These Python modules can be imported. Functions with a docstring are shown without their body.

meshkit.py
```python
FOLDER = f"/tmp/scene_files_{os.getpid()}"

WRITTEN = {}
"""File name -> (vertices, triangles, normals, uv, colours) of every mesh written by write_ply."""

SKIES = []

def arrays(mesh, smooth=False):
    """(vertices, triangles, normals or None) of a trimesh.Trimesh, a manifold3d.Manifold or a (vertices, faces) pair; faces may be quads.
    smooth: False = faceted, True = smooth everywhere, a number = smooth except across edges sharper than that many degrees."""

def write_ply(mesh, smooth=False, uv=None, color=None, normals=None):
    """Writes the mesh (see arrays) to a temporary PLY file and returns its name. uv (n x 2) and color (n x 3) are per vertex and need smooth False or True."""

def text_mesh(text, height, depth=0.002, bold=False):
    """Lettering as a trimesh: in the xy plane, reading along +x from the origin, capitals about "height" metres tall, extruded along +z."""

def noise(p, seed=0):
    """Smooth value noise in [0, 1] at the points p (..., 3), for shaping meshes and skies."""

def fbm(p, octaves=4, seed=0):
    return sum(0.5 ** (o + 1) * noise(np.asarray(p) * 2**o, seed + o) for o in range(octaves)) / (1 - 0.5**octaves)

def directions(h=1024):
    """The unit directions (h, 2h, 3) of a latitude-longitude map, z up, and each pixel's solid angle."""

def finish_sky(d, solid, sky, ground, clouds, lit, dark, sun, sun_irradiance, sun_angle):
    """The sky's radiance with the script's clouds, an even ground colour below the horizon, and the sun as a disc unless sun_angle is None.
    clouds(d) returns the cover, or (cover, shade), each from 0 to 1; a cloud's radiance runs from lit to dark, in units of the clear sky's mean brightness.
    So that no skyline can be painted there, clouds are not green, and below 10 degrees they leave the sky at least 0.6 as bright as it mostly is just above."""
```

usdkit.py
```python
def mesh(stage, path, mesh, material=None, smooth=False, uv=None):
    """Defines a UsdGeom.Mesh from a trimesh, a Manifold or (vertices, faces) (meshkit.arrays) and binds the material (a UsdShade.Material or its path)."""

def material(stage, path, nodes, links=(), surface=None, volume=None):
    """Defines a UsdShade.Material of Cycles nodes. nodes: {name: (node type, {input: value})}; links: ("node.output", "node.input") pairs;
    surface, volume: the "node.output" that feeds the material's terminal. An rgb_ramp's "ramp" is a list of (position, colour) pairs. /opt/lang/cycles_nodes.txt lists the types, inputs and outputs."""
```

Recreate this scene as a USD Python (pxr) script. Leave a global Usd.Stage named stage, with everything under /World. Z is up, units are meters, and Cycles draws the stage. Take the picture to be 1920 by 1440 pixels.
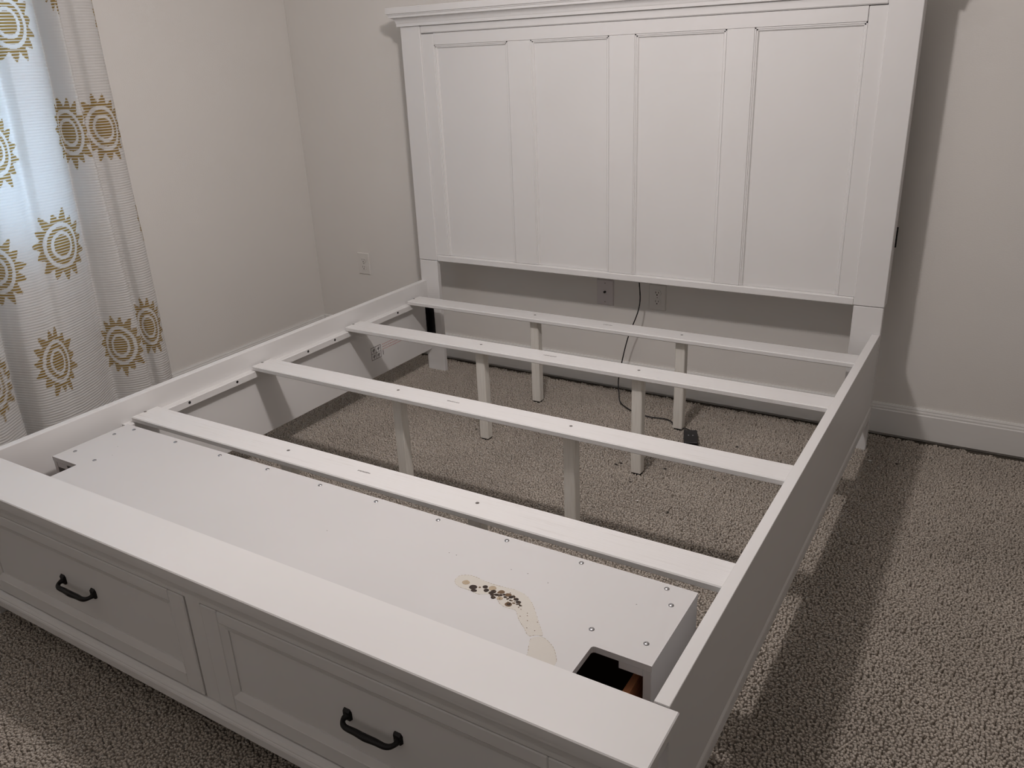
import math, random
import numpy as np
import trimesh
import manifold3d as m3
import usdkit, meshkit
from pxr import Usd, UsdGeom, UsdLux, UsdShade, Gf, Sdf, Vt

random.seed(7)
rng = np.random.default_rng(11)
stage = Usd.Stage.CreateInMemory()
UsdGeom.SetStageUpAxis(stage, UsdGeom.Tokens.z)
UsdGeom.SetStageMetersPerUnit(stage, 1.0)
UsdGeom.Xform.Define(stage, '/World')
UsdGeom.Scope.Define(stage, '/World/Looks')

# ------------------------------------------------------------------ camera
EYE = (1.387, -3.0676, 1.45)
YAW, PITCH, ROLL, FPX = 0.5614, -0.3815, -0.0447, 1536.3
fw = np.array([-math.sin(YAW) * math.cos(PITCH), math.cos(YAW) * math.cos(PITCH), math.sin(PITCH)])
rt0 = np.array([math.cos(YAW), math.sin(YAW), 0.0])
up0 = np.cross(rt0, fw)
c_, s_ = math.cos(ROLL), math.sin(ROLL)
RT, UP = c_ * rt0 + s_ * up0, -s_ * rt0 + c_ * up0
cam = UsdGeom.Camera.Define(stage, '/World/camera')
M = Gf.Matrix4d(*RT, 0, *UP, 0, *(-fw), 0, *EYE, 1)
cam.AddTransformOp().Set(M)
cam.CreateHorizontalApertureAttr(36.0)
cam.CreateVerticalApertureAttr(27.0)
cam.CreateFocalLengthAttr(FPX / 1920 * 36.0)
cam.CreateClippingRangeAttr(Gf.Vec2f(0.02, 100))
cam.CreateExposureAttr(0.0)

# ------------------------------------------------------------------ light
LAMP = (0.36, -1.50, 2.03)
lamp = UsdLux.SphereLight.Define(stage, '/World/lamp')
lamp.AddTranslateOp().Set(Gf.Vec3d(*LAMP))
lamp.CreateRadiusAttr(0.05)
lamp.CreateColorAttr(Gf.Vec3f(1.0, 0.925, 0.91))
lamp.CreateIntensityAttr(385.0)
# the fixture's second bulb sits in a shade turned towards the window wall
bulb = UsdLux.DiskLight.Define(stage, '/World/shaded_bulb')
_n = -np.array([-1.0, .10, -.55]) / np.linalg.norm([-1.0, .10, -.55])
_u = np.cross([0, 0, 1.0], _n); _u /= np.linalg.norm(_u)
_w = np.cross(_n, _u)
bulb.AddTransformOp().Set(Gf.Matrix4d(*_u, 0, *_w, 0, *_n, 0, LAMP[0] - .06, LAMP[1], LAMP[2] + .02, 1))
bulb.CreateRadiusAttr(0.05)
bulb.CreateColorAttr(Gf.Vec3f(1.0, 0.925, 0.91))
bulb.CreateIntensityAttr(215.0)
sky = UsdLux.DomeLight.Define(stage, '/World/sky')
sky.CreateColorAttr(Gf.Vec3f(0.50, 0.72, 1.0))
sky.CreateIntensityAttr(2.0)

# ------------------------------------------------------------------ helpers
_used = {}


def numbered(path):
    n = _used.get(path, 0)
    _used[path] = n + 1
    return path if n == 0 else f'{path}_{n:03d}'


def P(parent):
    return '/World' if parent is None else str(parent.GetPath())


def obj(name, mesh, mat, parent=None, smooth=False, label=None, kind=None):
    path = numbered(P(parent) + '/' + name)
    prim = usdkit.mesh(stage, path, mesh, mat, smooth).GetPrim()
    if label:
        prim.SetCustomDataByKey('label', label)
    if kind:
        prim.SetCustomDataByKey('kind', kind)
    return prim


def struct(name, mesh, mat, label, cat, smooth=False):
    p = obj(name, mesh, mat, None, smooth, label, 'structure')
    p.SetCustomDataByKey('category', cat)
    return p


def thing(name, label, cat, group=None):
    x = UsdGeom.Xform.Define(stage, numbered('/World/' + name)).GetPrim()
    tag(x, label, cat, group)
    return x


def tag(p, label, cat, group=None):
    p.SetCustomDataByKey('label', label)
    p.SetCustomDataByKey('category', cat)
    if group:
        p.SetCustomDataByKey('group', group)
    return p


def cb(x0, x1, y0, y1, z0, z1, b=0.0015):
    """a box with chamfered edges"""
    b = min(b, (x1 - x0) * .45, (y1 - y0) * .45, (z1 - z0) * .45)
    pts = []
    for sx, X in ((1, x0), (-1, x1)):
        for sy, Y in ((1, y0), (-1, y1)):
            for sz, Z in ((1, z0), (-1, z1)):
                pts += [(X, Y + sy * b, Z + sz * b), (X + sx * b, Y, Z + sz * b), (X + sx * b, Y + sy * b, Z)]
    m = m3.Manifold.hull_points(np.array(pts, float)).to_mesh()
    return trimesh.Trimesh(m.vert_properties[:, :3], m.tri_verts, process=False)


def join(*ms):
    return trimesh.util.concatenate([trimesh.Trimesh(*meshkit.arrays(m)[:2], process=False) for m in ms])


def prism(poly, a0, a1, axis):
    """extrude a 2-D outline along an axis. axis 'x': outline is (y, z); 'y': (x, z); 'z': (x, y)."""
    m = m3.CrossSection([np.array(poly, float)], m3.FillRule.NonZero).extrude(abs(a1 - a0)).to_mesh()
    v = np.array(m.vert_properties[:, :3], float)
    f = np.array(m.tri_verts)
    lo = min(a0, a1)
    if axis == 'x':
        v = np.stack([v[:, 2] + lo, v[:, 0], v[:, 1]], 1)
    elif axis == 'y':
        v = np.stack([v[:, 0], v[:, 2] + lo, v[:, 1]], 1)
        f = f[:, ::-1]
    else:
        v = np.stack([v[:, 0], v[:, 1], v[:, 2] + lo], 1)
    return trimesh.Trimesh(v, f, process=False)


def dome(x, y, z, r, h, n=14, axis='z'):
    """low domed screw head"""
    prof = [(r, 0), (r, h * .35), (r * .8, h * .75), (r * .45, h), (r * .38, h * .72), (0, h * .66)]
    v, f = [], []
    for rr, hh in prof[:-1]:
        for k in range(n):
            a = 2 * math.pi * k / n
            v.append((rr * math.cos(a), rr * math.sin(a), hh))
    v.append((0, 0, prof[-1][1]))
    for j in range(len(prof) - 2):
        for k in range(n):
            a, b = j * n + k, j * n + (k + 1) % n
            f += [(a, b, b + n), (a, b + n, a + n)]
    j = (len(prof) - 2) * n
    f += [(j + k, j + (k + 1) % n, len(v) - 1) for k in range(n)]
    v = np.array(v)
    if axis == 'x':
        v = v[:, [2, 0, 1]]
    return trimesh.Trimesh(v + [x, y, z], f, process=False)


def disc(x, y, z, rx, ry, t=.0004, n=18, rot=0., wob=0., seed=0):
    r = np.random.default_rng(seed)
    a = np.linspace(0, 2 * math.pi, n, endpoint=False)
    w = 1 + wob * r.uniform(-1, 1, n)
    px, py = rx * w * np.cos(a), ry * w * np.sin(a)
    c, s = math.cos(rot), math.sin(rot)
    return prism(np.stack([x + px * c - py * s, y + px * s + py * c], 1), z, z + t, 'z')


def tube(pts, r, n=8, squash=None):
    pts = np.array(pts, float)
    rad = np.broadcast_to(np.asarray(r, float), (len(pts),))
    t = np.gradient(pts, axis=0)
    t /= np.linalg.norm(t, axis=1, keepdims=True)
    up = np.array([0, 0, 1.0])
    if abs(t[0] @ up) > .9:
        up = np.array([1.0, 0, 0])
    v = []
    u = np.cross(t[0], up)
    for i in range(len(pts)):
        u = u - (u @ t[i]) * t[i]
        u /= np.linalg.norm(u)
        w = np.cross(t[i], u)
        for k in range(n):
            a = 2 * math.pi * k / n
            v.append(pts[i] + rad[i] * (math.cos(a) * u + math.sin(a) * w))
    f = []
    for i in range(len(pts) - 1):
        for k in range(n):
            a, b = i * n + k, i * n + (k + 1) % n
            f += [(a, b + n, b), (a, a + n, b + n)]
    v += [pts[0], pts[-1]]
    L = len(v)
    f += [(L - 2, k, (k + 1) % n) for k in range(n)]
    q = (len(pts) - 1) * n
    f += [(L - 1, q + (k + 1) % n, q + k) for k in range(n)]
    m = trimesh.Trimesh(np.array(v), np.array(f), process=False)
    if m.volume < 0:
        m.invert()
    return m


def spline(pts, n):
    from scipy.interpolate import CubicSpline
    pts = np.array(pts, float)
    d = np.r_[0, np.cumsum(np.linalg.norm(np.diff(pts, axis=0), axis=1))]
    return CubicSpline(d, pts)(np.linspace(0, d[-1], n))


# ------------------------------------------------------------------ materials
def L(n):
    return '/World/Looks/' + n


def paint(name, col, rough=.45, bump=.0004, scale=60, var=.03, spec=.4):
    a = tuple(c * (1 - var) for c in col)
    return usdkit.material(stage, L(name), {
        'tc': ('geometry', {}),
        'n1': ('noise_texture', {'scale': 3.0, 'detail': 3.0}),
        'r': ('rgb_ramp', {'ramp': [(.3, a), (.7, col)]}),
        'n2': ('noise_texture', {'scale': scale, 'detail': 2.0}),
        'b': ('bump', {'strength': .35, 'distance': bump}),
        'p': ('principled_bsdf', {'roughness': rough, 'specular_ior_level': spec})},
        [('tc.position', 'n1.vector'), ('tc.position', 'n2.vector'), ('n1.fac', 'r.fac'), ('r.color', 'p.base_color'),
         ('n2.fac', 'b.height'), ('b.normal', 'p.normal')], surface='p.BSDF')


def plain(name, col, rough=.5, metallic=0., spec=.5):
    return usdkit.material(stage, L(name), {
        'tc': ('geometry', {}),
        'n1': ('noise_texture', {'scale': 90.0, 'detail': 2.0}),
        'r': ('rgb_ramp', {'ramp': [(.3, tuple(c * .9 for c in col)), (.7, col)]}),
        'p': ('principled_bsdf', {'roughness': rough, 'metallic': metallic, 'specular_ior_level': spec})},
        [('tc.position', 'n1.vector'), ('n1.fac', 'r.fac'), ('r.color', 'p.base_color')], surface='p.BSDF')


WHITE = paint('white_paint', (.74, .73, .72), .42)
BOARD = paint('white_board', (.645, .635, .63), .5, .0002)
WALL = paint('wall_paint', (.76, .735, .70), .85, .0012, 220, .02, .2)
CEIL = paint('ceiling_paint', (.88, .87, .85), .9)
TRIM = paint('trim_paint', (.76, .75, .73), .4)
PLATE = paint('plate_plastic', (.735, .71, .675), .35, .0001)
PLATE2 = paint('plate_plastic_pinkish', (.66, .62, .62), .35, .0001)
WASH = usdkit.material(stage, L('whitewashed_wood'), {
    'tc': ('geometry', {}),
    'mp': ('mapping', {'scale': (2.0, 45.0, 45.0)}),
    'n': ('noise_texture', {'scale': 3.0, 'detail': 5.0, 'roughness': .65}),
    'r': ('rgb_ramp', {'ramp': [(.28, (.66, .64, .62)), (.42, (.74, .73, .72)), (1, (.76, .75, .74))]}),
    'b': ('bump', {'strength': .4, 'distance': .0006}),
    'p': ('principled_bsdf', {'roughness': .55, 'specular_ior_level': .35})},
    [('tc.position', 'mp.vector'), ('mp.vector', 'n.vector'), ('n.fac', 'r.fac'), ('r.color', 'p.base_color'),
     ('n.fac', 'b.height'), ('b.normal', 'p.normal')], surface='p.BSDF')
POLE = usdkit.material(stage, L('pale_leg_wood'), {
    'tc': ('geometry', {}),
    'mp': ('mapping', {'scale': (60.0, 60.0, 3.0)}),
    'n': ('noise_texture', {'scale': 3.0, 'detail': 4.0}),
    'r': ('rgb_ramp', {'ramp': [(.3, (.72, .69, .63)), (.6, (.79, .765, .71))]}),
    'p': ('principled_bsdf', {'roughness': .55})},
    [('tc.position', 'mp.vector'), ('mp.vector', 'n.vector'), ('n.fac', 'r.fac'), ('r.color', 'p.base_color')], surface='p.BSDF')
RAWWOOD = usdkit.material(stage, L('raw_brown_wood'), {
    'tc': ('geometry', {}),
    'mp': ('mapping', {'scale': (60.0, 4.0, 60.0)}),
    'n': ('noise_texture', {'scale': 3.0, 'detail': 4.0}),
    'r': ('rgb_ramp', {'ramp': [(.3, (.46, .17, .07)), (.65, (.62, .26, .12))]}),
    'p': ('principled_bsdf', {'roughness': .6})},
    [('tc.position', 'mp.vector'), ('mp.vector', 'n.vector'), ('n.fac', 'r.fac'), ('r.color', 'p.base_color')], surface='p.BSDF')
DARKPLY = plain('dark_inner_board', (.06, .04, .03), .8)
BLACK = plain('black_metal', (.018, .017, .018), .38, .6)
BLACKP = plain('black_plastic', (.014, .014, .016), .45)
HOLE = plain('dark_hole', (.02, .018, .016), .9)
STEEL = plain('screw_steel', (.42, .42, .43), .32, .9)
DULL = plain('dull_screw', (.22, .205, .19), .5, .5)
INK = plain('grey_ink', (.25, .235, .23), .8)
INKR = plain('red_ink', (.62, .36, .34), .8)
LEDW = plain('pale_dot', (.45, .45, .48), .4)
STAIN = paint('dried_water_stain', (.635, .605, .55), .35, .0003, 300, .05)
STAINE = plain('stain_edge', (.42, .34, .24), .7)
MOULD_D = plain('dark_mould', (.035, .022, .016), .85)
MOULD_B = plain('brown_mould', (.16, .10, .055), .85)
MOULD_T = plain('tan_mould', (.45, .36, .25), .8)
CARPET = usdkit.material(stage, L('beige_carpet'), {
    'tc': ('geometry', {}),
    'n1': ('noise_texture', {'scale': 2.2, 'detail': 4.0, 'roughness': .6}),
    'n2': ('noise_texture', {'scale': 160.0, 'detail': 1.0}),
    'r1': ('rgb_ramp', {'ramp': [(.28, (.415, .372, .325)), (.72, (.545, .49, .43))]}),
    'r2': ('rgb_ramp', {'ramp': [(.25, (.55, .53, .51)), (.5, (.95, .95, .95)), (.8, (1.18, 1.18, 1.18))]}),
    'm': ('mix_color', {'blend_type': 'multiply', 'fac': 1.0, 'use_clamp': False}),
    'p': ('principled_bsdf', {'roughness': .95, 'specular_ior_level': .1})},
    [('tc.position', 'n1.vector'), ('tc.position', 'n2.vector'), ('n1.fac', 'r1.fac'), ('n2.fac', 'r2.fac'),
     ('r1.color', 'm.a'), ('r2.color', 'm.b'), ('m.result', 'p.base_color')], surface='p.BSDF')
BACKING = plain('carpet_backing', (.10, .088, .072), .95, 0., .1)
LINT_D = plain('dark_lint', (.05, .045, .04), .9)
LINT_W = plain('white_lint', (.8, .79, .77), .8)
CLOTH = usdkit.material(stage, L('curtain_cloth'), {
    'at': ('attribute', {'attribute': 'gold'}),
    'mx': ('mix_color', {'a': (.78, .765, .745), 'b': (.335, .215, .055)}),
    'p': ('principled_bsdf', {'roughness': .8, 'specular_ior_level': .2}),
    't': ('translucent_bsdf', {}),
    'ms': ('mix_closure', {'fac': .26})},
    [('at.fac', 'mx.fac'), ('mx.result', 'p.base_color'), ('mx.result', 't.color'),
     ('p.BSDF', 'ms.closure1'), ('t.BSDF', 'ms.closure2')], surface='ms.closure')
GLASS = usdkit.material(stage, L('window_glass'), {
    'f': ('fresnel', {'IOR': 1.45}), 't': ('transparent_bsdf', {'color': (.94, .97, .97)}),
    'g': ('glossy_bsdf', {'roughness': .02, 'color': (1, 1, 1)}), 'm': ('mix_closure', {})},
    [('f.fac', 'm.fac'), ('t.BSDF', 'm.closure1'), ('g.BSDF', 'm.closure2')], surface='m.closure')

# ------------------------------------------------------------------ the room
XL, XR, YB, YF, HC = -1.90, 3.1, 0.19, -3.75, 2.44
floor = struct('floor', cb(XL, XR, YF, YB, -.06, -.012, .001), BACKING, 'beige cut-pile carpet floor of the bedroom', 'floor')
struct('ceiling', cb(XL - .15, XR + .15, YF - .15, YB + .15, HC, HC + .1, .001), CEIL, 'plain white bedroom ceiling', 'ceiling')
struct('wall_back', cb(XL - .15, XR + .15, YB, YB + .15, -.06, HC, .001), WALL, 'greige painted wall behind the white headboard', 'wall')
struct('wall_right', cb(XR, XR + .15, YF, YB, -.06, HC, .001), WALL, 'greige painted wall on the right of the room', 'wall')
struct('wall_front', cb(XL - .15, XR + .15, YF - .15, YF, -.06, HC, .001), WALL, 'greige painted wall opposite the headboard', 'wall')
WY0, WY1, WZ0, WZ1 = -2.25, -1.17, .82, 2.08
struct('wall_left', join(cb(XL - .15, XL, WY1, YB, -.06, HC, .001), cb(XL - .15, XL, YF, WY0, -.06, HC, .001),
                         cb(XL - .15, XL, WY0, WY1, -.06, WZ0, .001), cb(XL - .15, XL, WY0, WY1, WZ1, HC, .001)),
       WALL, 'greige painted wall with the curtained window', 'wall')
win = struct('window_1', join(cb(XL - .09, XL - .04, WY0, WY0 + .05, WZ0, WZ1), cb(XL - .09, XL - .04, WY1 - .05, WY1, WZ0, WZ1),
                              cb(XL - .09, XL - .04, WY0 + .05, WY1 - .05, WZ0, WZ0 + .05), cb(XL - .09, XL - .04, WY0 + .05, WY1 - .05, WZ1 - .05, WZ1),
                              cb(XL - .09, XL - .05, WY0 + .05, WY1 - .05, 1.43, 1.47)), TRIM, 'white window behind the patterned curtain', 'window')
obj('pane', cb(XL - .072, XL - .066, WY0 + .05, WY1 - .05, WZ0 + .05, 1.43, .0005), GLASS, win)
obj('pane', cb(XL - .072, XL - .066, WY0 + .05, WY1 - .05, 1.47, WZ1 - .05, .0005), GLASS, win)


def base_prof(d, h=.126):
    """baseboard outline: (distance from wall, height)"""
    return [(0, .003), (d, .003), (d, h - .026), (d - .003, h - .022), (d - .003, h - .016), (d - .006, h - .010), (d - .006, h - .006), (d - .009, h), (0, h)]


bp = base_prof(.016)
struct('baseboard_back', prism([(YB - a, b) for a, b in bp][::-1], XL, XR, 'x'), TRIM, 'white moulded baseboard along the wall behind the headboard', 'baseboard')
struct('baseboard_left', prism([(XL + a, b) for a, b in bp], YF, YB - .017, 'y'), TRIM, 'white moulded baseboard along the curtained wall', 'baseboard')

# ---- carpet pile: yarn tufts standing on the backing


def frustum_keep(x, y, pad):
    d = np.stack([x - EYE[0], y - EYE[1], np.full_like(x, -EYE[2])], 1)
    z = d @ fw
    u, v = 960 + FPX * (d @ RT) / z, 720 - FPX * (d @ UP) / z
    return (z > .1) & (u > -pad) & (u < 1920 + pad) & (v > -pad) & (v < 1440 + pad), z


def carpet():
    step = .0067
    gx, gy = np.meshgrid(np.arange(XL + .03, 2.7, step), np.arange(-3.0, YB - .03, step))
    x, y = gx.ravel() + rng.uniform(-.6, .6, gx.size) * step, gy.ravel() + rng.uniform(-.6, .6, gx.size) * step
    keep, dist = frustum_keep(x, y, 220)
    edge = YB - .041 + .020 * (meshkit.noise(np.stack([x * 34, y * 0, y * 0], 1), 3) - .5)
    keep &= (y < edge)
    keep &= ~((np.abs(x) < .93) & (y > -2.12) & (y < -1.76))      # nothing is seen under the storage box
    x, y = x[keep], y[keep]
    n = len(x)
    p3 = np.stack([x, y, x * 0], 1)
    clump = meshkit.fbm(p3 * [30, 62, 1], 2, 5)
    nap = meshkit.fbm(p3 * 2.6, 3, 21)                              # brushed and trodden areas
    rough = np.clip((nap - .40) * 4, .25, 1.0)
    h = .0135 - .010 * np.clip(.42 - clump, 0, 1) * 2.2 * rough + rng.uniform(-.0010, .0010, n)
    h = np.clip(h, .004, .017)
    ang = rng.uniform(0, 2 * math.pi, n)
    lean = .0024 * rng.uniform(0, 1, n)
    lx, ly = lean * np.cos(ang) + .001 * (nap - .5), lean * np.sin(ang) - .0008
    r0, r1 = .0066, .0040
    ph = rng.uniform(0, 2 * math.pi, n)
    V = np.zeros((n, 9, 3), np.float32)
    for k in range(4):
        a = ph + k * math.pi / 2
        V[:, k] = np.stack([x + r0 * np.cos(a), y + r0 * np.sin(a), np.full(n, -.0125)], 1)
        V[:, 4 + k] = np.stack([x + lx * .8 + r1 * np.cos(a + .5), y + ly * .8 + r1 * np.sin(a + .5), -.0125 + h * .86], 1)
    V[:, 8] = np.stack([x + lx, y + ly, -.0125 + h], 1)
    t = []
    for k in range(4):
        q = (k + 1) % 4
        t += [(k, q, 4 + q), (k, 4 + q, 4 + k), (4 + k, 4 + q, 8)]
    F = (np.array(t)[None] + 9 * np.arange(n)[:, None, None]).reshape(-1, 3)
    return V.reshape(-1, 3), F


obj('carpet_pile', carpet(), CARPET, floor, True, None, 'stuff')

# ------------------------------------------------------------------ the bed
bed = thing('bed_frame', 'white panelled bed frame without mattress, bare slats and two storage drawers in the footboard', 'bed')
W = 1.035
ZS, ZT = .5586, 1.586
# ---- headboard
hb = obj('headboard', cb(-W + .01, W - .01, .034, .058, ZS, ZT + .02), WHITE, bed)
for x0, x1 in ((-W, -W + .104), (W - .104, W)):
    obj('post', cb(x0, x1, 0, .062, ZS + .001, ZT, .002), WHITE, hb)
    obj('leg', join(cb(x0 + .001, x1 - .001, 0, .024, -.011, ZS - .001, .002)), WHITE, hb)
obj('frieze_rail', cb(-W + .104, W - .104, .003, .034, 1.5515, ZT, .004), WHITE, hb)
obj('top_rail', cb(-.8675, .8722, .009, .034, 1.503, 1.5505, .0015), WHITE, hb)
SX = [(-.931, -.868), (-.500, -.389), (-.046, .062), (.409, .509), (.873, .931)]
for i, (a, b) in enumerate(SX):
    obj('stile', cb(a - (.004 if i == 0 else -.0005), b + (.004 if i == 4 else -.0005), .009, .034, .586, 1.549 if i in (0, 4) else 1.5025, .002), WHITE, hb)
obj('bottom_rail', cb(-W + .104, W - .104, 0, .040, .558, .586, .003), WHITE, hb)
for i in range(4):
    a, b = SX[i][1], SX[i + 1][0]
    obj('headboard_panel', cb(a, b, .020, .034, .586, 1.503, .001), WHITE, hb)
    # ogee strip round the panel: top and both sides
    s1, s2 = [(0, .020), (0, .0105), (.004, .0105), (.005, .0135), (.009, .0135), (.012, .0175), (.013, .020)], None
    top = prism([(y, 1.5025 - d) for d, y in s1], a, b, 'x')
    lft = prism([(a + d, y) for d, y in s1][::-1], .587, 1.5025, 'z')
    rgt = prism([(b - d, y) for d, y in s1], .587, 1.5025, 'z')
    obj('panel_moulding', join(top, lft, rgt), WHITE, hb)


def cornice():
    prof = [(.0, 1.583), (.0106, 1.583), (.0106, 1.594), (.0125, 1.598)]
    for k in range(1, 9):
        a = k / 8 * math.pi / 2
        prof.append((.0125 + .0195 * (1 - math.cos(a)), 1.598 + .020 * math.sin(a)))
    prof += [(.034, 1.6185), (.034, 1.627), (.0365, 1.629), (.0365, 1.632), (.040, 1.633), (.0415, 1.635), (.0415, 1.657), (.040, 1.659), (.0, 1.659)]
    V, F = [], []
    for d, z in prof:
        V += [(-W - d, .068, z), (-W - d, -d, z), (W + d, -d, z), (W + d, .068, z)]
    n = len(prof)
    for j in range(n):
        k = (j + 1) % n
        for q in range(3):
            F += [(4 * j + q, 4 * j + q + 1, 4 * k + q + 1), (4 * j + q, 4 * k + q + 1, 4 * k + q)]
    b = len(V)
    V += [(-W, .068, 1.583), (-W, .068, 1.659), (W, .068, 1.583), (W, .068, 1.659)]
    V.append((0, .068, 1.62))
    loopz = [4 * j for j in range(n)] + [4 * j + 3 for j in range(n - 1, -1, -1)]
    for a_, b_ in zip(loopz, loopz[1:] + loopz[:1]):
        F.append((a_, b_, len(V) - 1))
    m = trimesh.Trimesh(np.array(V), np.array(F), process=False)
    trimesh.repair.fix_normals(m)
    return m


obj('cornice', cornice(), WHITE, hb, 25)
obj('mounting_bracket', cb(W - .03, W + .0045, .0625, .0685, .765, .836, .0008), BLACK, hb, False, 'black metal bracket on the back edge of the post')
# ---- side rails: moulded outside, ledger and screw holes inside
ZR, TR, WR = .4575, .0275, 1.0323
YC = -2.0671
LEDZ = .3835


def rail_prof(s):
    p = [(1.0048, ZR - .001), (1.0058, ZR), (WR - .001, ZR), (WR, ZR - .001), (WR, .178), (WR + .0035, .171), (WR + .0042, .165), (WR + .0042, .139), (WR + .003, .136), (1.023, .108), (1.0048, .108)]
    return p[::-1] if s > 0 else [(-x, z) for x, z in p]


rails = []
for s in (-1, 1):
    r = obj('side_rail', prism(rail_prof(s), YC + .001, -.0008, 'y'), WHITE, bed)
    rails.append(r)
    lp = [(.976, .359), (1.0046, .359), (1.0046, LEDZ), (.9785, LEDZ), (.976, LEDZ - .0025)]
    obj('ledger', prism(lp if s > 0 else [(-x, z) for x, z in lp][::-1], -1.668, -.05, 'y'), WHITE, r)
    for y in (-1.652, -1.426, -1.213, -.846, -.689, -.268):
        obj('screw_hole', dome(s * .9758 if s < 0 else .9758, y, .3725, .0052, .0009, 12, 'x') if s < 0 else
            trimesh.Trimesh(dome(0, 0, 0, .0052, .0009, 12, 'x').vertices * [-1, 1, 1] + [.9758, y, .3725], dome(0, 0, 0, .0052, .0009, 12, 'x').faces[:, ::-1], process=False), HOLE, r)
    # black corner bracket that hooks the rail to the headboard leg
    bk = join(cb(.972, 1.0042, -.0035, -.0005, .19, .33, .0005), cb(1.0010, 1.0042, -.028, -.0037, .19, .33, .0005), dome(0, 0, 0, .006, .003, 10, 'x').apply_translation([.9985, -.015, .21]))
    if s < 0:
        bk = trimesh.Trimesh(bk.vertices * [-1, 1, 1], bk.faces[:, ::-1], process=False)
    obj('corner_bracket', bk, BLACK, r, False, 'black steel corner bracket')


def on_rail(y0, y1, z0, z1, t=.0004):
    return cb(-1.0047, -1.0047 + t, y0, y1, z0, z1, .0001)


# warning print on the inside of the rail: a grey picture box and three red lines of text
pic = [on_rail(-.445, -.442, .190, .251), on_rail(-.380, -.377, .190, .251), on_rail(-.442, -.380, .248, .251), on_rail(-.442, -.380, .190, .193),
       on_rail(-.442, -.380, .219, .2215), on_rail(-.412, -.4095, .193, .248)]
for cy, cz in ((-.427, .235), (-.395, .235), (-.427, .206), (-.395, .206)):
    pic += [on_rail(cy - .009, cy + .009, cz - .002, cz + .002), on_rail(cy - .003, cy + .003, cz - .009, cz + .007), on_rail(cy + .004, cy + .009, cz + .003, cz + .008)]
pic.append(on_rail(-.366, -.361, .196, .218))
obj('printed_pictogram', join(*pic), INK, rails[0], False, 'grey printed warning pictograms')
red = []
for zz in (.246, .234, .222):
    y = -.366
    while y < -.225:
        w = random.uniform(.006, .016)
        red.append(on_rail(y, y + w, zz - .0016, zz + .0016))
        y += w + .0028
obj('printed_warning', join(*red), INKR, rails[0], False, 'red lines of small print')

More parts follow.
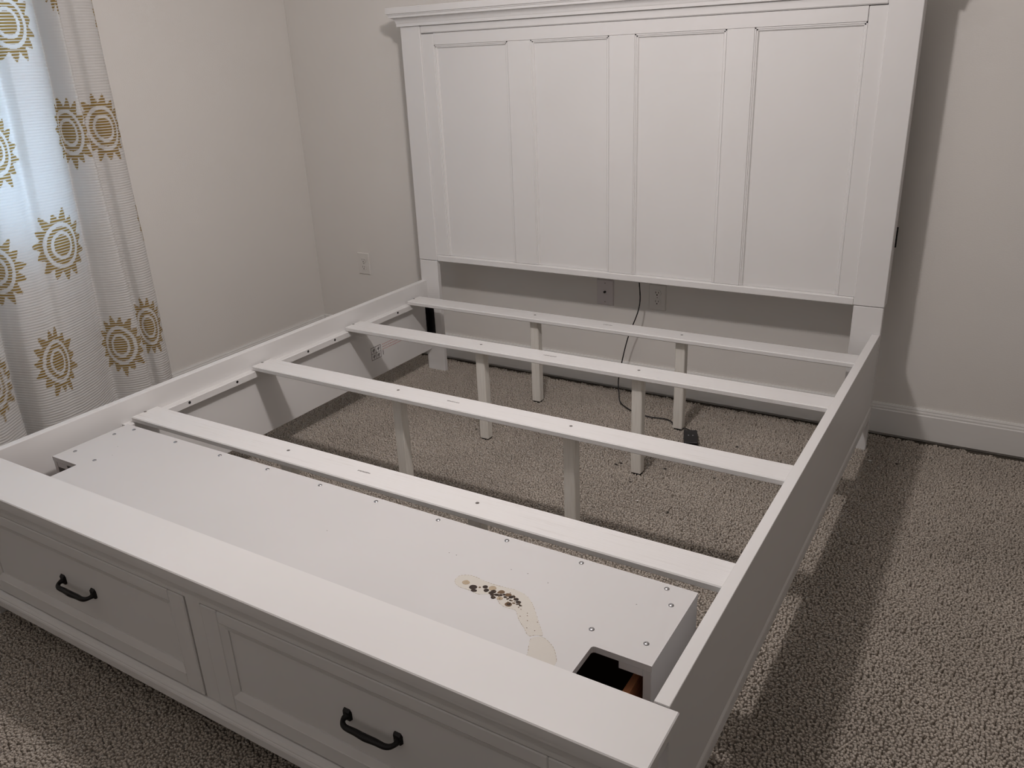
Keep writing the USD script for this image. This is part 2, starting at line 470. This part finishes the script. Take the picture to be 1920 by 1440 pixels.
# ---- slats with their centre legs
SL = [(-1.6409, -1.5406), (-1.1247, -1.0288), (-.6067, -.509), (-.1786, -.0842)]
ST = .4017
stamps = [(-.048, -.018, 1), (-.111, -.074, 0), (-.037, .005, 1), (.009, .037, 1)]
for i, (y0, y1) in enumerate(SL):
    sl = obj('slat', cb(-.990, .990, y0, y1, LEDZ + .0004, ST, .0028), WASH, bed)
    yc = (y0 + y1) / 2
    for x in (-.325, .338):
        fr = y0 + .030
        body = cb(x - .020, x + .020, fr, fr + .036, .004, LEDZ, .003)
        sp = obj('support_leg', body, POLE, sl)
        obj('foot_pad', cb(x - .016, x + .016, fr + .004, fr + .032, -.011, .0042, .001), BLACKP, sp)
    for x, yy in ((-.985, yc), (-.330, yc + .006), (.335, yc + .006)) :
        ring = join(disc(x, yy, ST - .0003, .0052, .0052, .0006, 16), )
        sc = obj('screw', ring, DULL, sl)
    a, b, dirn = stamps[i]
    yy = yc + .004
    mk = []
    x = a - .012
    while x < b:
        w = random.uniform(.0012, .003)
        mk.append(cb(x, x + w, yy - random.uniform(.0015, .004), yy + random.uniform(.0015, .004), ST - .0001, ST + .0003, .00005))
        x += w + random.uniform(.0008, .0016)
    obj('printed_mark', join(*mk), INK, sl, False, 'small illegible grey stamp')

# ---- footboard
FY = -2.185
ft = obj('footboard', cb(-1.028, 1.028, FY + .045, YC - .03, .10, .436, .002), WHITE, bed)
obj('cap', cb(-1.05, 1.05, -2.205, YC, .4345, .4558, .0022), WHITE, ft)
mp_ = [(FY + .02, .4345), (-2.1985, .4345), (-2.1985, .424), (-2.1965, .4215), (-2.1965, .417), (-2.1935, .410), (-2.1905, .400), (-2.1895, .395), (-2.1875, .393), (-2.1875, .3815), (FY + .02, .3815)]
obj('cap_moulding', prism(mp_[::-1] if False else mp_, -1.04, 1.04, 'x'), WHITE, ft)
DZ0, DZ1 = .102, .3785
obj('mullion', cb(-.0415, .0075, FY, FY + .019, DZ0 - .003, .384, .0012), WHITE, ft)
obj('end_stile', cb(-1.028, -.9585, FY, FY + .019, DZ0 - .003, .384, .0012), WHITE, ft)
obj('end_stile', cb(.9265, 1.028, FY, FY + .019, DZ0 - .003, .384, .0012), WHITE, ft)
bm = [(FY + .02, .058), (-2.2035, .058), (-2.2050, .0595), (-2.2050, .080), (-2.2035, .084), (-2.2010, .086), (-2.2010, .0885), (-2.1955, .0945), (-2.188, .0985), (FY + .02, .099)]
obj('base_moulding', prism(bm[::-1], -1.045, 1.045, 'x'), WHITE, ft)
for x in (-1, 1):
    obj('foot', join(cb(x * .995 - .033, x * .995 + .033, -2.19, -2.135, -.011, .058, .002)), WHITE, ft)
# ---- drawers, their fronts standing a little proud of the frame
DY = FY - .0035
for x0, x1 in ((-.9555, -.0445), (.0105, .9235)):
    sw, bv, yp = .053, .018, DY + .011
    i0, i1, j0, j1 = x0 + sw, x1 - sw, DZ0 + .043, DZ1 - .031
    V = [(i0, DY + .001, j0), (i1, DY + .001, j0), (i1, DY + .001, j1), (i0, DY + .001, j1),
         (i0 + bv, yp - .003, j0 + bv), (i1 - bv, yp - .003, j0 + bv), (i1 - bv, yp - .003, j1 - bv), (i0 + bv, yp - .003, j1 - bv),
         (i0 + bv, yp, j0 + bv), (i1 - bv, yp, j0 + bv), (i1 - bv, yp, j1 - bv), (i0 + bv, yp, j1 - bv),
         (i0, DY + .018, j0), (i1, DY + .018, j0), (i1, DY + .018, j1), (i0, DY + .018, j1)]
    F = []
    for a, b in ((0, 4), (4, 8)):
        for k in range(4):
            q = (k + 1) % 4
            F += [(a + k, a + q, b + q), (a + k, b + q, b + k)]
    F += [(8, 9, 10), (8, 10, 11), (12, 14, 13), (12, 15, 14)]
    for k in range(4):
        q = (k + 1) % 4
        F += [(12 + k, 12 + q, q), (12 + k, q, k)]
    dm = trimesh.Trimesh(np.array(V), np.array(F), process=False)
    trimesh.repair.fix_normals(dm)
    dr = obj('drawer', dm, WHITE, bed)
    for a, b in ((x0, i0), (i1, x1)):
        obj('drawer_stile', cb(a, b - .0004, DY, DY + .019, DZ0, DZ1, .0022), WHITE, dr)
    for a, b in ((DZ0, j0), (j1, DZ1)):
        obj('drawer_rail', cb(i0 + .0004, i1 - .0004, DY, DY + .019, a, b, .0022), WHITE, dr)
    obj('drawer_side', cb(x0 + .016, x0 + .030, DY + .045, -1.74, .125, .325, .001), RAWWOOD, dr, False, 'unpainted brown wood')
    obj('drawer_side', cb(x1 - .032, x1 - .018, DY + .045, -1.74, .125, .325, .001), RAWWOOD, dr, False, 'unpainted brown wood')
    obj('drawer_back', cb(x0 + .031, x1 - .033, -1.752, -1.741, .125, .315, .001), DARKPLY, dr)
    obj('drawer_bottom', cb(x0 + .031, x1 - .033, DY + .05, -1.7525, .115, .124, .001), DARKPLY, dr)
    # black pull: two shield plates, a bar that bows out and thickens in the middle
    hc = (x0 + x1) / 2 + .004
    parts = []
    zc = .246
    for s in (-1, 1):
        hx = hc + s * .064
        m = m3.Manifold.hull_points(np.array([(hx + a * .0115 * p, yp - .0002, zc + b * .0145 * q * (1.1 if b > 0 else .9)) for a in (-1, 1) for b in (-1, 1) for p, q in ((1, .62), (.62, 1))] +
                                             [(hx + a * .008, yp - .0055, zc + b * .010) for a in (-1, 1) for b in (-1, 1)], float))
        parts.append(m)
    path = spline([(hc - .064, yp - .002, zc - .002), (hc - .0655, yp - .013, zc - .003), (hc - .060, yp - .0205, zc - .0045), (hc - .03, yp - .0245, zc - .006),
                   (hc, yp - .0255, zc - .0065), (hc + .03, yp - .0245, zc - .006), (hc + .060, yp - .0205, zc - .0045), (hc + .0655, yp - .013, zc - .003), (hc + .064, yp - .002, zc - .002)], 41)
    u = np.abs(np.linspace(-1, 1, 41))
    rad = .0052 + .0027 * np.clip(1 - u * 1.25, 0, 1) ** .7 + .0024 * np.clip((u - .86) / .14, 0, 1)
    parts.append(tube(path, rad, 10))
    obj('handle', join(*parts), BLACK, dr, 35, 'black iron bar pull')

# ---- storage box above the drawers
BT = .400
out = [(-.829, YC - .006), (.826, YC - .006), (.826, -1.936), (.8285, -1.932), (.832, -1.9305), (.947, -1.9305), (.947, -1.6795), (-.9515, -1.6795), (-.9515, -1.934), (-.829, -1.934)]
bx = obj('storage_box', prism(out, BT - .014, BT, 'z'), BOARD, bed, False, 'white storage box top board with a mouldy water stain')
obj('side_panel', cb(-.9505, -.9345, -1.9335, -1.6805, .02, BT - .0142, .001), BOARD, bx)
obj('side_panel', cb(.9295, .9465, -1.930, -1.6805, .02, BT - .0142, .001), BOARD, bx)
obj('back_panel', cb(-.934, .9295, -1.694, -1.681, .01, BT - .0142, .001), BOARD, bx)
obj('corner_block', cb(.880, .9295, -1.9295, -1.905, BT - .032, BT - .0142, .001), BOARD, bx)
obj('corner_block', cb(-.934, -.885, -1.933, -1.908, BT - .032, BT - .0142, .001), BOARD, bx)
for x, y in ((-.92, -1.881), (-.808, -1.891), (-.921, -1.749), (-.893, -1.699), (-.692, -1.699), (-.493, -1.699), (-.298, -1.697), (-.097, -1.698), (.096, -1.696),
             (.293, -1.696), (.491, -1.696), (.685, -1.696), (.885, -1.697), (.913, -1.745), (.804, -1.888), (.914, -1.877)):
    obj('screw', dome(x, y, BT - .0002, .0058, .0026, 16), STEEL, bx, 40)
for x, y in ((-.83, -1.80), (-.79, -1.845), (.42, -1.80), (.40, -1.80), (.56, -1.79), (.60, -1.786), (.655, -1.795), (.85, -1.775), (.08, -1.86)):
    obj('speck', disc(x, y, BT, .0014, .0010, .0002, 8), DULL, bx)
# dried stain and mould
st1 = [(.4745, -1.884), (.471, -1.866), (.487, -1.852), (.528, -1.853), (.579, -1.852), (.619, -1.850), (.645, -1.860), (.664, -1.876), (.695, -1.910), (.714, -1.932), (.7265, -1.952),
       (.716, -1.955), (.708, -1.963), (.690, -1.952), (.675, -1.940), (.655, -1.922), (.641, -1.908), (.622, -1.909), (.603, -1.905), (.586, -1.893), (.564, -1.889), (.545, -1.898), (.520, -1.896), (.494, -1.896)]
st2 = [(.714, -1.966), (.7275, -1.955), (.750, -1.9615), (.765, -1.972), (.776, -1.985), (.784, -1.996), (.788, -2.006), (.786, -2.020), (.735, -2.022), (.727, -2.005), (.719, -1.987)]


def smooth_closed(p, n=90):
    from scipy.interpolate import CubicSpline
    p = np.array(p + p[:1], float)
    d = np.r_[0, np.cumsum(np.linalg.norm(np.diff(p, axis=0), axis=1))]
    return CubicSpline(d, p, bc_type='periodic')(np.linspace(0, d[-1], n, endpoint=False))


for pts, pr in ((st1, .75), (st2, .35)):
    q = smooth_closed(pts)
    if pts is st2:
        q[:, 1] = np.maximum(q[:, 1], -2.03)
    sn = obj('water_stain', prism(q if trimesh.path.polygons.Polygon(q).exterior.is_ccw else q[::-1], BT - .0002, BT + .00025, 'z'), STAIN, bx, False, 'yellowish dried water stain')
    dots = []
    for k in range(len(q)):
        if random.random() < pr and q[k, 1] > -2.02:
            a = math.atan2(*(q[(k + 1) % len(q)] - q[k - 1])[::-1])
            dots.append(disc(q[k, 0], q[k, 1], BT + .0002, random.uniform(.0008, .0030), random.uniform(.0003, .0007), .0002, 8, a))
    obj('stain_rim', join(*dots), STAINE, bx, False, None, 'stuff')
spots = [(.4985, -1.8765, .0085, .0075, 'T'), (.5215, -1.8835, .0088, .0078, 'D'), (.5295, -1.8925, .0068, .0046, 'D'), (.5345, -1.8775, .0025, .0025, 'B'), (.544, -1.8705, .0056, .0055, 'D'), (.5525, -1.8795, .0056, .0058, 'D'),
         (.5605, -1.8675, .0085, .0080, 'T'), (.5685, -1.8765, .0058, .0060, 'D'), (.5665, -1.8825, .0060, .0048, 'D'), (.5720, -1.8870, .0045, .0038, 'D'), (.5785, -1.8935, .0050, .0045, 'D'), (.5805, -1.8825, .0058, .0038, 'D'),
         (.5845, -1.8695, .0068, .0060, 'B'), (.5930, -1.8895, .0062, .0055, 'T'), (.5885, -1.8795, .0040, .0035, 'D'), (.5950, -1.8745, .0042, .0030, 'D'), (.6025, -1.8715, .0072, .0055, 'B'), (.6005, -1.8810, .0040, .0026, 'D'),
         (.6110, -1.8755, .0046, .0042, 'D'), (.6145, -1.8715, .0045, .0035, 'D'), (.6245, -1.8765, .0055, .0046, 'D'), (.6335, -1.8825, .0058, .0040, 'D'), (.6190, -1.8985, .0078, .0068, 'B'), (.6195, -1.8975, .0048, .0045, 'D'),
         (.6080, -1.8840, .0026, .0022, 'D'), (.6160, -1.8850, .0030, .0020, 'D'), (.6265, -1.8900, .0035, .0018, 'B'), (.6360, -1.8890, .0045, .0012, 'D'), (.6425, -1.8905, .0026, .0022, 'D'), (.5800, -1.8745, .0028, .0026, 'B')]
for k, (x, y, a, b, c) in enumerate(spots):
    obj('mould_spot', disc(x, y, BT + .0003 + .00001 * k, a, b, .0003, 18, .25, .06, k), {'T': MOULD_T, 'D': MOULD_D, 'B': MOULD_B}[c], bx)
obj('mould_fleck', join(*[disc(x + random.gauss(0, .004), y + random.gauss(0, .003), BT + .0007, random.uniform(.0008, .0018), random.uniform(.0006, .0014), .0002, 7) for x, y, a, b, c in spots[9:] for _ in range(2)] +
                        [disc(x, y, BT + .0004, .0012, .0009, .0002, 7) for x, y in ((.690, -1.945), (.708, -1.945), (.66, -1.92), (.668, -1.905), (.65, -1.90), (.672, -1.912), (.70, -1.92), (.68, -1.925))]), MOULD_B, bx, False, None, 'stuff')

# ------------------------------------------------------------------ wall plates


def plate(x0, x1, z0, z1):
    pts = []
    y = YB
    for X, s in ((x0, 1), (x1, -1)):
        for Z, t in ((z0, 1), (z1, -1)):
            pts += [(X, y - .0003, Z), (X, y - .002, Z), (X + s * .004, y - .006, Z + t * .004)]
    return m3.Manifold.hull_points(np.array(pts, float))


def rslot(x, z, w, h, d=.0005, y=None):
    y = YB - .0082 if y is None else y
    return cb(x - w / 2, x + w / 2, y - d, y + .0006, z - h / 2, z + h / 2, .0002)


def duplex(x, z, label):
    t = thing('wall_outlet', label, 'power outlet', None)
    obj('plate', plate(x - .0395, x + .0395, z - .0585, z + .0585), PLATE, t)
    for dz in (.0195, -.0195):
        a = np.linspace(0, 2 * math.pi, 28, endpoint=False)
        px, pz = .0172 * np.cos(a), np.clip(.0172 * np.sin(a), -.0140, .0140)
        fc = obj('socket', prism(np.stack([x + px, z + dz + pz], 1), YB - .0082, YB - .0055, 'y'), PLATE, t)
        obj('slot', join(rslot(x - .0063, z + dz + .003, .0020, .0085), rslot(x + .0063, z + dz + .003, .0022, .0070)), HOLE, fc)
        obj('ground_hole', rslot(x, z + dz - .0075, .0048, .0048), HOLE, fc)
    obj('screw', rslot(x, z, .004, .004, .0004, YB - .0058), DULL, t)
    return t


duplex(-1.5605, .4475, 'beige duplex power outlet on the bare wall left of the headboard')
duplex(.1065, .4465, 'beige duplex power outlet under the headboard, right of the thin black cord')
t = thing('cable_wall_plate', 'pale cable wall plate with one dark centre jack under the headboard', 'wall plate')
obj('plate', plate(-.1835, -.1015, .3835, .5015), PLATE2, t)
jm = trimesh.creation.cylinder(radius=.0052, height=.008, sections=16)
jm.apply_transform(trimesh.transformations.rotation_matrix(math.pi / 2, [1, 0, 0]))
jm.apply_translation([-.1425, YB - .0095, .4455])
obj('jack', jm, BLACK, t)
for dz in (.043, -.043):
    obj('screw', rslot(-.1425, .4425 + dz, .0045, .0045, .0004, YB - .0058), DULL, t)

# ------------------------------------------------------------------ power adapter and its cord
ad = thing('power_adapter', 'small black power box with a thin cord lying on the carpet under the slats', 'power adapter')
ux = np.array([.937, .35]); uy = np.array([-.35, .937])
cen = np.array([.4215, -.2235])


def adp(x0, x1, y0, y1, z0, z1, b):
    m = cb(x0, x1, y0, y1, z0, z1, b)
    v = np.array(m.vertices)
    m.vertices = np.stack([cen[0] + v[:, 0] * ux[0] + v[:, 1] * uy[0], cen[1] + v[:, 0] * ux[1] + v[:, 1] * uy[1], v[:, 2]], 1)
    return m


obj('body', adp(-.0265, .0265, -.075, .040, .001, .031, .003), BLACKP, ad)
obj('strain_relief', tube([(*(cen + uy * .039), .018), (*(cen + uy * .050), .017), (*(cen + uy * .060), .012)], [.007, .005, .003], 10), BLACKP, ad)
obj('indicator', join(adp(-.011, -.006, -.014, -.009, .031, .0314, .0001), adp(.006, .011, -.013, -.009, .031, .0314, .0001)), LEDW, ad, False, 'two pale indicator dots')
e = cen + uy * .060
cord = spline([(*e, .012), (.385, -.142, .008), (.372, -.136, .007), (.350, -.138, .006), (.330, -.140, .006), (.300, -.103, .006), (.254, -.080, .006), (.210, -.088, .006), (.165, -.085, .006), (.109, -.068, .006),
               (.068, -.043, .006), (.026, -.008, .006), (.000, .030, .008), (-.018, .066, .020), (-.030, .085, .060), (-.028, .092, .10),
               (-.012, .098, .19), (.010, .100, .28), (.030, .100, .335), (.052, .100, .395), (.062, .100, .450), (.058, .100, .52), (.055, .100, .60), (.055, .10, .75)], 220)
obj('cord', tube(cord, .0026, 8), BLACKP, ad, True)

# ------------------------------------------------------------------ curtain
from scipy.interpolate import PchipInterpolator
# fold lines of the cloth: (y, x) near the top of the view and (y, x) near the floor
FOLD = np.array([(-2.30, -1.80, -2.30, -1.76), (-2.15, -1.84, -2.15, -1.83), (-2.03, -1.785, -2.03, -1.72), (-1.90, -1.838, -1.92, -1.82), (-1.78, -1.785, -1.82, -1.73), (-1.70, -1.80, -1.73, -1.70),
                 (-1.62, -1.84, -1.66, -1.735), (-1.56, -1.80, -1.605, -1.775), (-1.51, -1.835, -1.585, -1.83), (-1.48, -1.79, -1.568, -1.785), (-1.45, -1.775, -1.553, -1.735), (-1.41, -1.785, -1.53, -1.715),
                 (-1.376, -1.80, -1.478, -1.705), (-1.325, -1.838, -1.43, -1.712), (-1.30, -1.795, -1.402, -1.715), (-1.26, -1.783, -1.355, -1.733), (-1.202, -1.795, -1.29, -1.758), (-1.155, -1.828, -1.227, -1.795),
                 (-1.124, -1.862, -1.180, -1.826), (-1.118, -1.812, -1.155, -1.79), (-1.112, -1.772, -1.122, -1.755), (-1.101, -1.750, -1.080, -1.735), (-1.086, -1.768, -1.056, -1.748), (-1.050, -1.866, -1.018, -1.853),
                 (-1.022, -1.868, -.992, -1.856), (-.998, -1.862, -.980, -1.850), (-.978, -1.836, -.969, -1.825), (-.949, -1.826, -.95, -1.815), (-.914, -1.832, -.918, -1.822), (-.888, -1.850, -.884, -1.845)])
# sun medallions in the cloth: (along the cloth, height, half width)
SUNS = [(1.185, 1.630, .105), (1.515, 1.790, .070), (1.838, 1.665, .036), (1.425, 1.242, .098), (1.730, 1.244, .084), (1.000, 1.205, .110), (1.225, .838, .118), (.925, .790, .104), (1.838, .855, .034),
        (1.090, .416, .083), (1.449, .376, .075), (1.730, .402, .076), (.72, .40, .10), (.60, 1.24, .11), (.45, .83, .10), (.80, 1.64, .10), (.30, .40, .10), (.30, 1.24, .10)]
RIB = .0105


def curtain():
    zs = np.r_[np.arange(.008, 1.80, RIB / 5), np.arange(1.80, 2.26, .02)]
    S = np.r_[0, np.cumsum((np.hypot(*np.diff(FOLD[:, :2], axis=0).T) + np.hypot(*np.diff(FOLD[:, 2:], axis=0).T)) / 2)]
    ss = np.r_[np.arange(0, .85, .012), np.arange(.85, S[-1], .0036), S[-1]]
    yh, xh, yl, xl = [PchipInterpolator(S, FOLD[:, k])(ss) for k in range(4)]
    w = np.clip((zs - .15) / 1.45, 0, 1)
    w = (w * w * (3 - 2 * w))[:, None]
    X, Y = w * xh + (1 - w) * xl, w * yh + (1 - w) * yl
    Z = np.repeat(zs[:, None], len(ss), 1)
    SS = np.repeat(ss[None], len(zs), 0)
    p = np.stack([X * 0, SS * 6, Z * 3.0], -1)
    X = X + .018 * (meshkit.fbm(p, 3, 4) - .5) * (1.2 - .8 * w)
    # the ribs sag and lift a little with the drape
    ph = (Z + .014 * (meshkit.noise(np.stack([X * 0, SS * 5, Z * 2.5], -1), 9) - .5)) / RIB
    fr = ph - np.floor(ph)
    Xr = X + .0034 * np.sin(math.pi * fr) ** .6
    gold = np.zeros_like(X)
    for cs, cz, rs in SUNS:
        u, v = (SS - cs) / rs, (Z - cz) / .118
        r, a = np.hypot(u, v), np.arctan2(v, u)
        tooth = np.abs(((a * 15 / (2 * math.pi) + .25) % 1.0) - .5) * 2
        long_ = 1 + .25 * np.sin(a * 7 + cs * 9)
        g = (r < .34) | ((r > .45) & (r < .60)) | ((r > .73) & (r < .84)) | ((r >= .84) & (r < .82 + .30 * long_ * np.clip(1.15 - tooth * 1.25, 0, 1)))
        gold = np.maximum(gold, g)
    stripe = np.clip((np.abs(fr - .5) - .13) / .10, 0, 1)
    gold = gold * (.15 + .85 * stripe)
    n, m = X.shape
    V = np.stack([Xr, Y, Z], -1).reshape(-1, 3)
    i = (np.arange(n - 1)[:, None] * m + np.arange(m - 1)[None]).ravel()
    F = np.vstack([np.stack([i, i + 1, i + m + 1], 1), np.stack([i, i + m + 1, i + m], 1)])
    return V, F, gold.ravel()


cv, cf, cg = curtain()
cu = obj('curtain', (cv, cf), CLOTH, None, True)
tag(cu, 'white ribbed curtain with gold sun medallions hanging at the left wall', 'curtain')
UsdGeom.PrimvarsAPI(UsdGeom.Mesh(cu)).CreatePrimvar('gold', Sdf.ValueTypeNames.FloatArray, 'vertex').Set(Vt.FloatArray.FromNumpy(cg.astype(np.float32)))
rod = thing('curtain_rod', 'dark curtain rod carrying the patterned curtain at the left wall', 'curtain rod')
obj('pole', tube([(-1.79, -2.45, 2.275), (-1.79, -.80, 2.275)], .012, 14), BLACK, rod, 40)
for y in (-2.38, -.86):
    obj('bracket', join(cb(-1.8995, -1.885, y - .02, y + .02, 2.24, 2.31), cb(-1.8845, -1.803, y - .007, y + .007, 2.268, 2.282)), BLACK, rod)
for y in (-2.46, -.79):
    obj('finial', trimesh.creation.icosphere(2, .02).apply_translation([-1.79, y, 2.275]), BLACK, rod, True)

# ------------------------------------------------------------------ lint on the carpet
LINT = ((.600, -.194, .006, 0, 'dark lint speck on the carpet right of the black power box'),
        (.243, -.538, .006, 0, 'lower left one of two dark lint specks left of a support leg'),
        (.256, -.520, .006, 0, 'upper right one of two dark lint specks left of a support leg'),
        (.419, -.488, .006, 0, 'dark lint speck on carpet right of the second slat\'s right support leg'),
        (.346, -.639, .005, 0, 'dark lint speck on carpet in front of the second slat\'s right support leg'),
        (.541, -.774, .005, 0, 'dark lint speck midway between second and third slats, farthest from the headboard'),
        (-.792, -.575, .005, 0, 'dark lint speck on the carpet near the left side rail'),
        (.604, -.477, .004, 0, 'small dark lint speck below the second slat, nearest the right rail'),
        (-.409, -.509, .005, 0, 'dark lint speck just left of the second slat\'s left support leg'),
        (1.155, -.075, .006, 0, 'dark lint speck on the carpet outside the bed, right of the headboard foot'),
        (1.066, -.093, .006, 1, 'white lint speck on the carpet just outside the bed rail by the headboard foot'),
        (.421, -.751, .004, 1, 'white lint speck on the carpet inside the bed frame'))
for x, y, sz, wht, lab in LINT:
    m = trimesh.creation.icosphere(1, 1.0)
    m.vertices = m.vertices * [sz, sz * .6, sz * .35] * (1 + .3 * rng.uniform(-1, 1, (len(m.vertices), 1))) + [x, y, .002]
    tag(obj('carpet_lint', m, LINT_W if wht else LINT_D, None, True), lab, 'lint')
